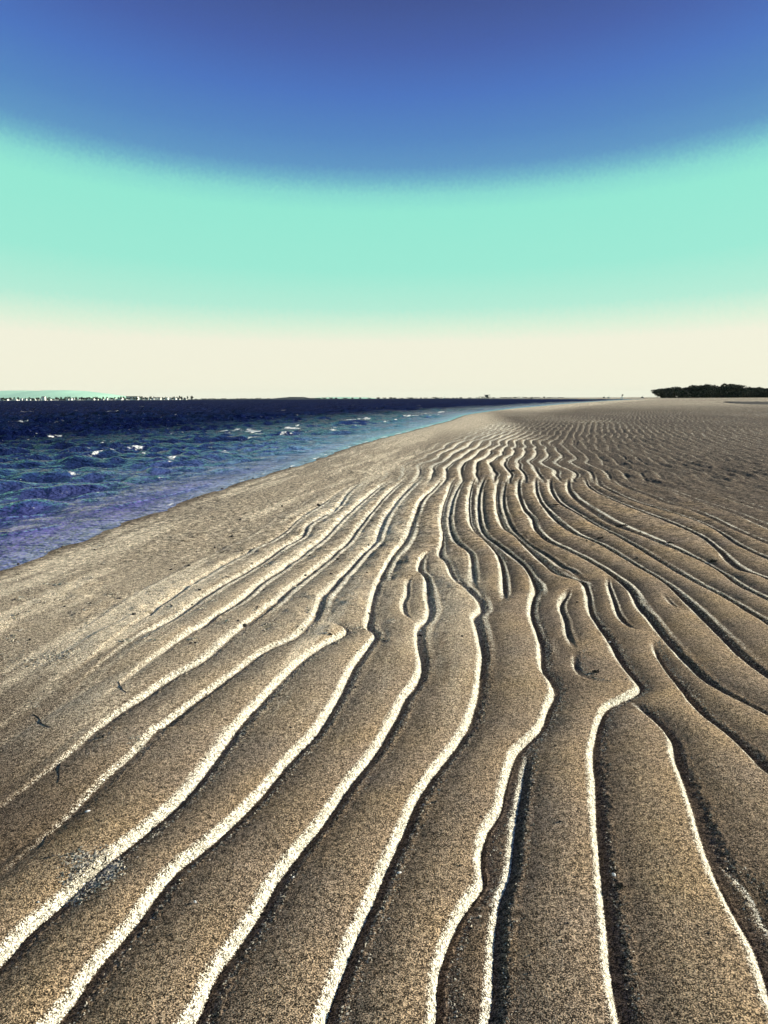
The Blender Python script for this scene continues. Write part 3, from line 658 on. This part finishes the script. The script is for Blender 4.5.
shell(197, 911, 4.5, 'small white shell alone in the wide brown trough, lower left')
shell(292, 882, 4.5, 'small white shell at the right edge of the pale crest, lower middle')
shell(399, 876, 5, 'white shell in the dark grit of the trough, lower middle')
shell(612, 877, 7, 'largest white shell, in the gritty trough right of the straight crest')
shell(609, 642, 4.5, 'pale shell half way up the right side beside a winding crest')
shell(421, 632, 4, 'pale shell at the fork where two crest lines meet')
shell(38, 914, 3.5, 'tiny pale shell above the wide crest at the left edge')
def twig(pts, w, label):
    P = []
    for px, py in pts:
        x, y = [float(v) for v in ground(np.array(float(px)), np.array(float(py)))]; P.append(Vector((x, y, zfast(x, y)+.001)))
    o0 = P[0].copy(); P = [p-o0 for p in P]; r_ = w*math.hypot(o0.y, 1)/F_/2; v = []; fc = []
    for i, p in enumerate(P):
        tg = (P[min(i+1, len(P)-1)]-P[max(i-1, 0)]).normalized(); s_ = tg.cross(Vector((0, 0, 1))).normalized(); rr = r_*(1-.5*i/len(P))
        for k in range(6): a = k*math.pi/3; v.append(p+s_*math.cos(a)*rr+Vector((0, 0, 1))*math.sin(a)*rr)
    for i in range(len(P)-1):
        for k in range(6): fc.append((i*6+k, i*6+(k+1) % 6, i*6+6+(k+1) % 6, i*6+6+k))
    fc.append(tuple(range(5, -1, -1))); fc.append(tuple(range(len(P)*6-6, len(P)*6)))
    o = link('twig', mesh_py('twig', v, fc, True), TWIG); o.location = o0; tag(o, label, 'twig')
twig([(119,686),(120,689),(122,692),(123,695),(127,698)], .75, 'short dark twig standing out on the smooth sand, uppermost of the twigs')
twig([(33,714),(37,716),(40,719),(42,725),(46,728),(51,730)], .75, 'crooked dark twig near the left edge of the sand')
twig([(61,766),(60,773),(60,780),(59,788)], .6, 'thin straight twig below the crooked one at the left')
twig([(47,838),(46,843),(43,851)], .8, 'dark twig lying across the pale crest at the lower left')
def clump(px, py, w, label, group=None):
    x, y = [float(v) for v in ground(np.array(float(px)), np.array(float(py)))]; s_ = w*math.hypot(y, 1)/F_/2
    me = leaf_cloud('weed_clump', 90, s_, s_*.8, s_*.35, .22*s_, random.randint(1, 999), 4); o = link('weed_clump', me, WEED)
    put(o, px, py, s_*.15, 0); return tag(o, label, 'weed clump', group)
clump(670, 545, 9, 'dark weed clump on the upper of the broad right-hand ripples'); clump(713, 564, 9, 'dark weed clump nearest the right edge of the photo')
clump(621, 527, 9, 'dark weed clump where the right-hand ripples fan out'); clump(597, 677, 9, 'dark weed clump lying in the oval hollow')
clump(600, 541, 7, 'small weed clump below the fanning ripples'); clump(620, 889, 8, 'dark weed clump just below the largest shell'); clump(420, 636, 6, 'dark weed clump at the fork of two crest lines')
clump(556, 508, 6, 'small dark clump at the bend of the far right-hand ripples')

# shell grit lying in the troughs and the crusty patches
def grit_mesh():
    R = np.random.default_rng(11); P = []
    cand = [c for c in crest if c[0] in ('A','B','C','D','G','G2','H','I','L','M','N','O','P','E','F','I2','J2')]
    for nm, cx, cy, amp in cand:
        lo, hi = max(cy[0], .75), min(cy[-1], 6.5)
        n = int(900*(hi-lo))
        if n <= 0: continue
        y = R.uniform(lo, hi, n); off = .018+np.abs(R.normal(0, .013, n)); keep = vnoise(y*2.3, y*0+len(nm)*3.7+cx[0]*9, 401)+.18 > R.uniform(-.3, .5, n)
        x = np.interp(y, cy, cx)+off
        P += [(a, b, R.uniform(.0008, .0020)*(.7+.18*b)) for a, b in zip(x[keep], y[keep])]
    def patch(px, py, sx, sy, n, sz):
        a = R.normal(0, .45, n)*sx+px; b = R.normal(0, .45, n)*sy+py; x, y = ground(a, b)
        for i in range(n): P.append((x[i], y[i], R.uniform(.5, 1.4)*sz))
    patch(93, 878, 27, 18, 1500, .0021); patch(76, 893, 15, 16, 400, .0019); patch(110, 870, 16, 14, 500, .0021)
    patch(30, 660, 45, 12, 500, .0026); patch(60, 655, 20, 6, 200, .0028); patch(139, 750, 10, 7, 120, .002); patch(35, 703, 16, 6, 80, .002)
    for _ in range(150): patch(R.uniform(-20, 400), R.uniform(478, 650), R.uniform(3, 12), R.uniform(1, 2.5), 14, R.uniform(.003, .0055))
    patch(400, 545, 30, 6, 300, .003)
    vs_ = []; fs_ = []; mi = []
    for x, y, s_ in P:
        z = zfast(x, y)+s_*.3; i = len(vs_); d = R.normal(size=(4, 3))*s_*np.array([1, 1, .6])
        vs_ += [(x+q[0], y+q[1], z+q[2]) for q in d]; fs_ += [(i, i+1, i+2), (i, i+2, i+3), (i, i+3, i+1), (i+1, i+3, i+2)]
        mi += [0 if R.random() < .78 else 1]*4
    me = mesh_py('shell_grit', vs_, fs_, False, mi)
    me.materials.append(GRIT_P); o = link('shell_grit', me, STONE); tag(o, 'pale and dark shell grit lying in the troughs and patches', None, None, 'stuff')
grit_mesh()

# ------------------------------------------------------------------ air
v = []; fc = []; box(v, fc, -26000, 26000, -30, 26000, -3, 190)
hm = D.materials.new('haze'); hm.use_nodes = True; t = hm.node_tree; t.nodes.clear()
pv = N(t, 'ShaderNodeVolumePrincipled'); pv.inputs['Color'].default_value = (.86, 1, .93, 1); pv.inputs['Density'].default_value = 1.0e-5
om = N(t, 'ShaderNodeOutputMaterial'); L(t, pv.outputs[0], om.inputs['Volume'])
tag(link('haze', mesh_py('haze', v, fc), hm), 'thin pale sea haze over the far shore and hills', None, None, 'stuff')
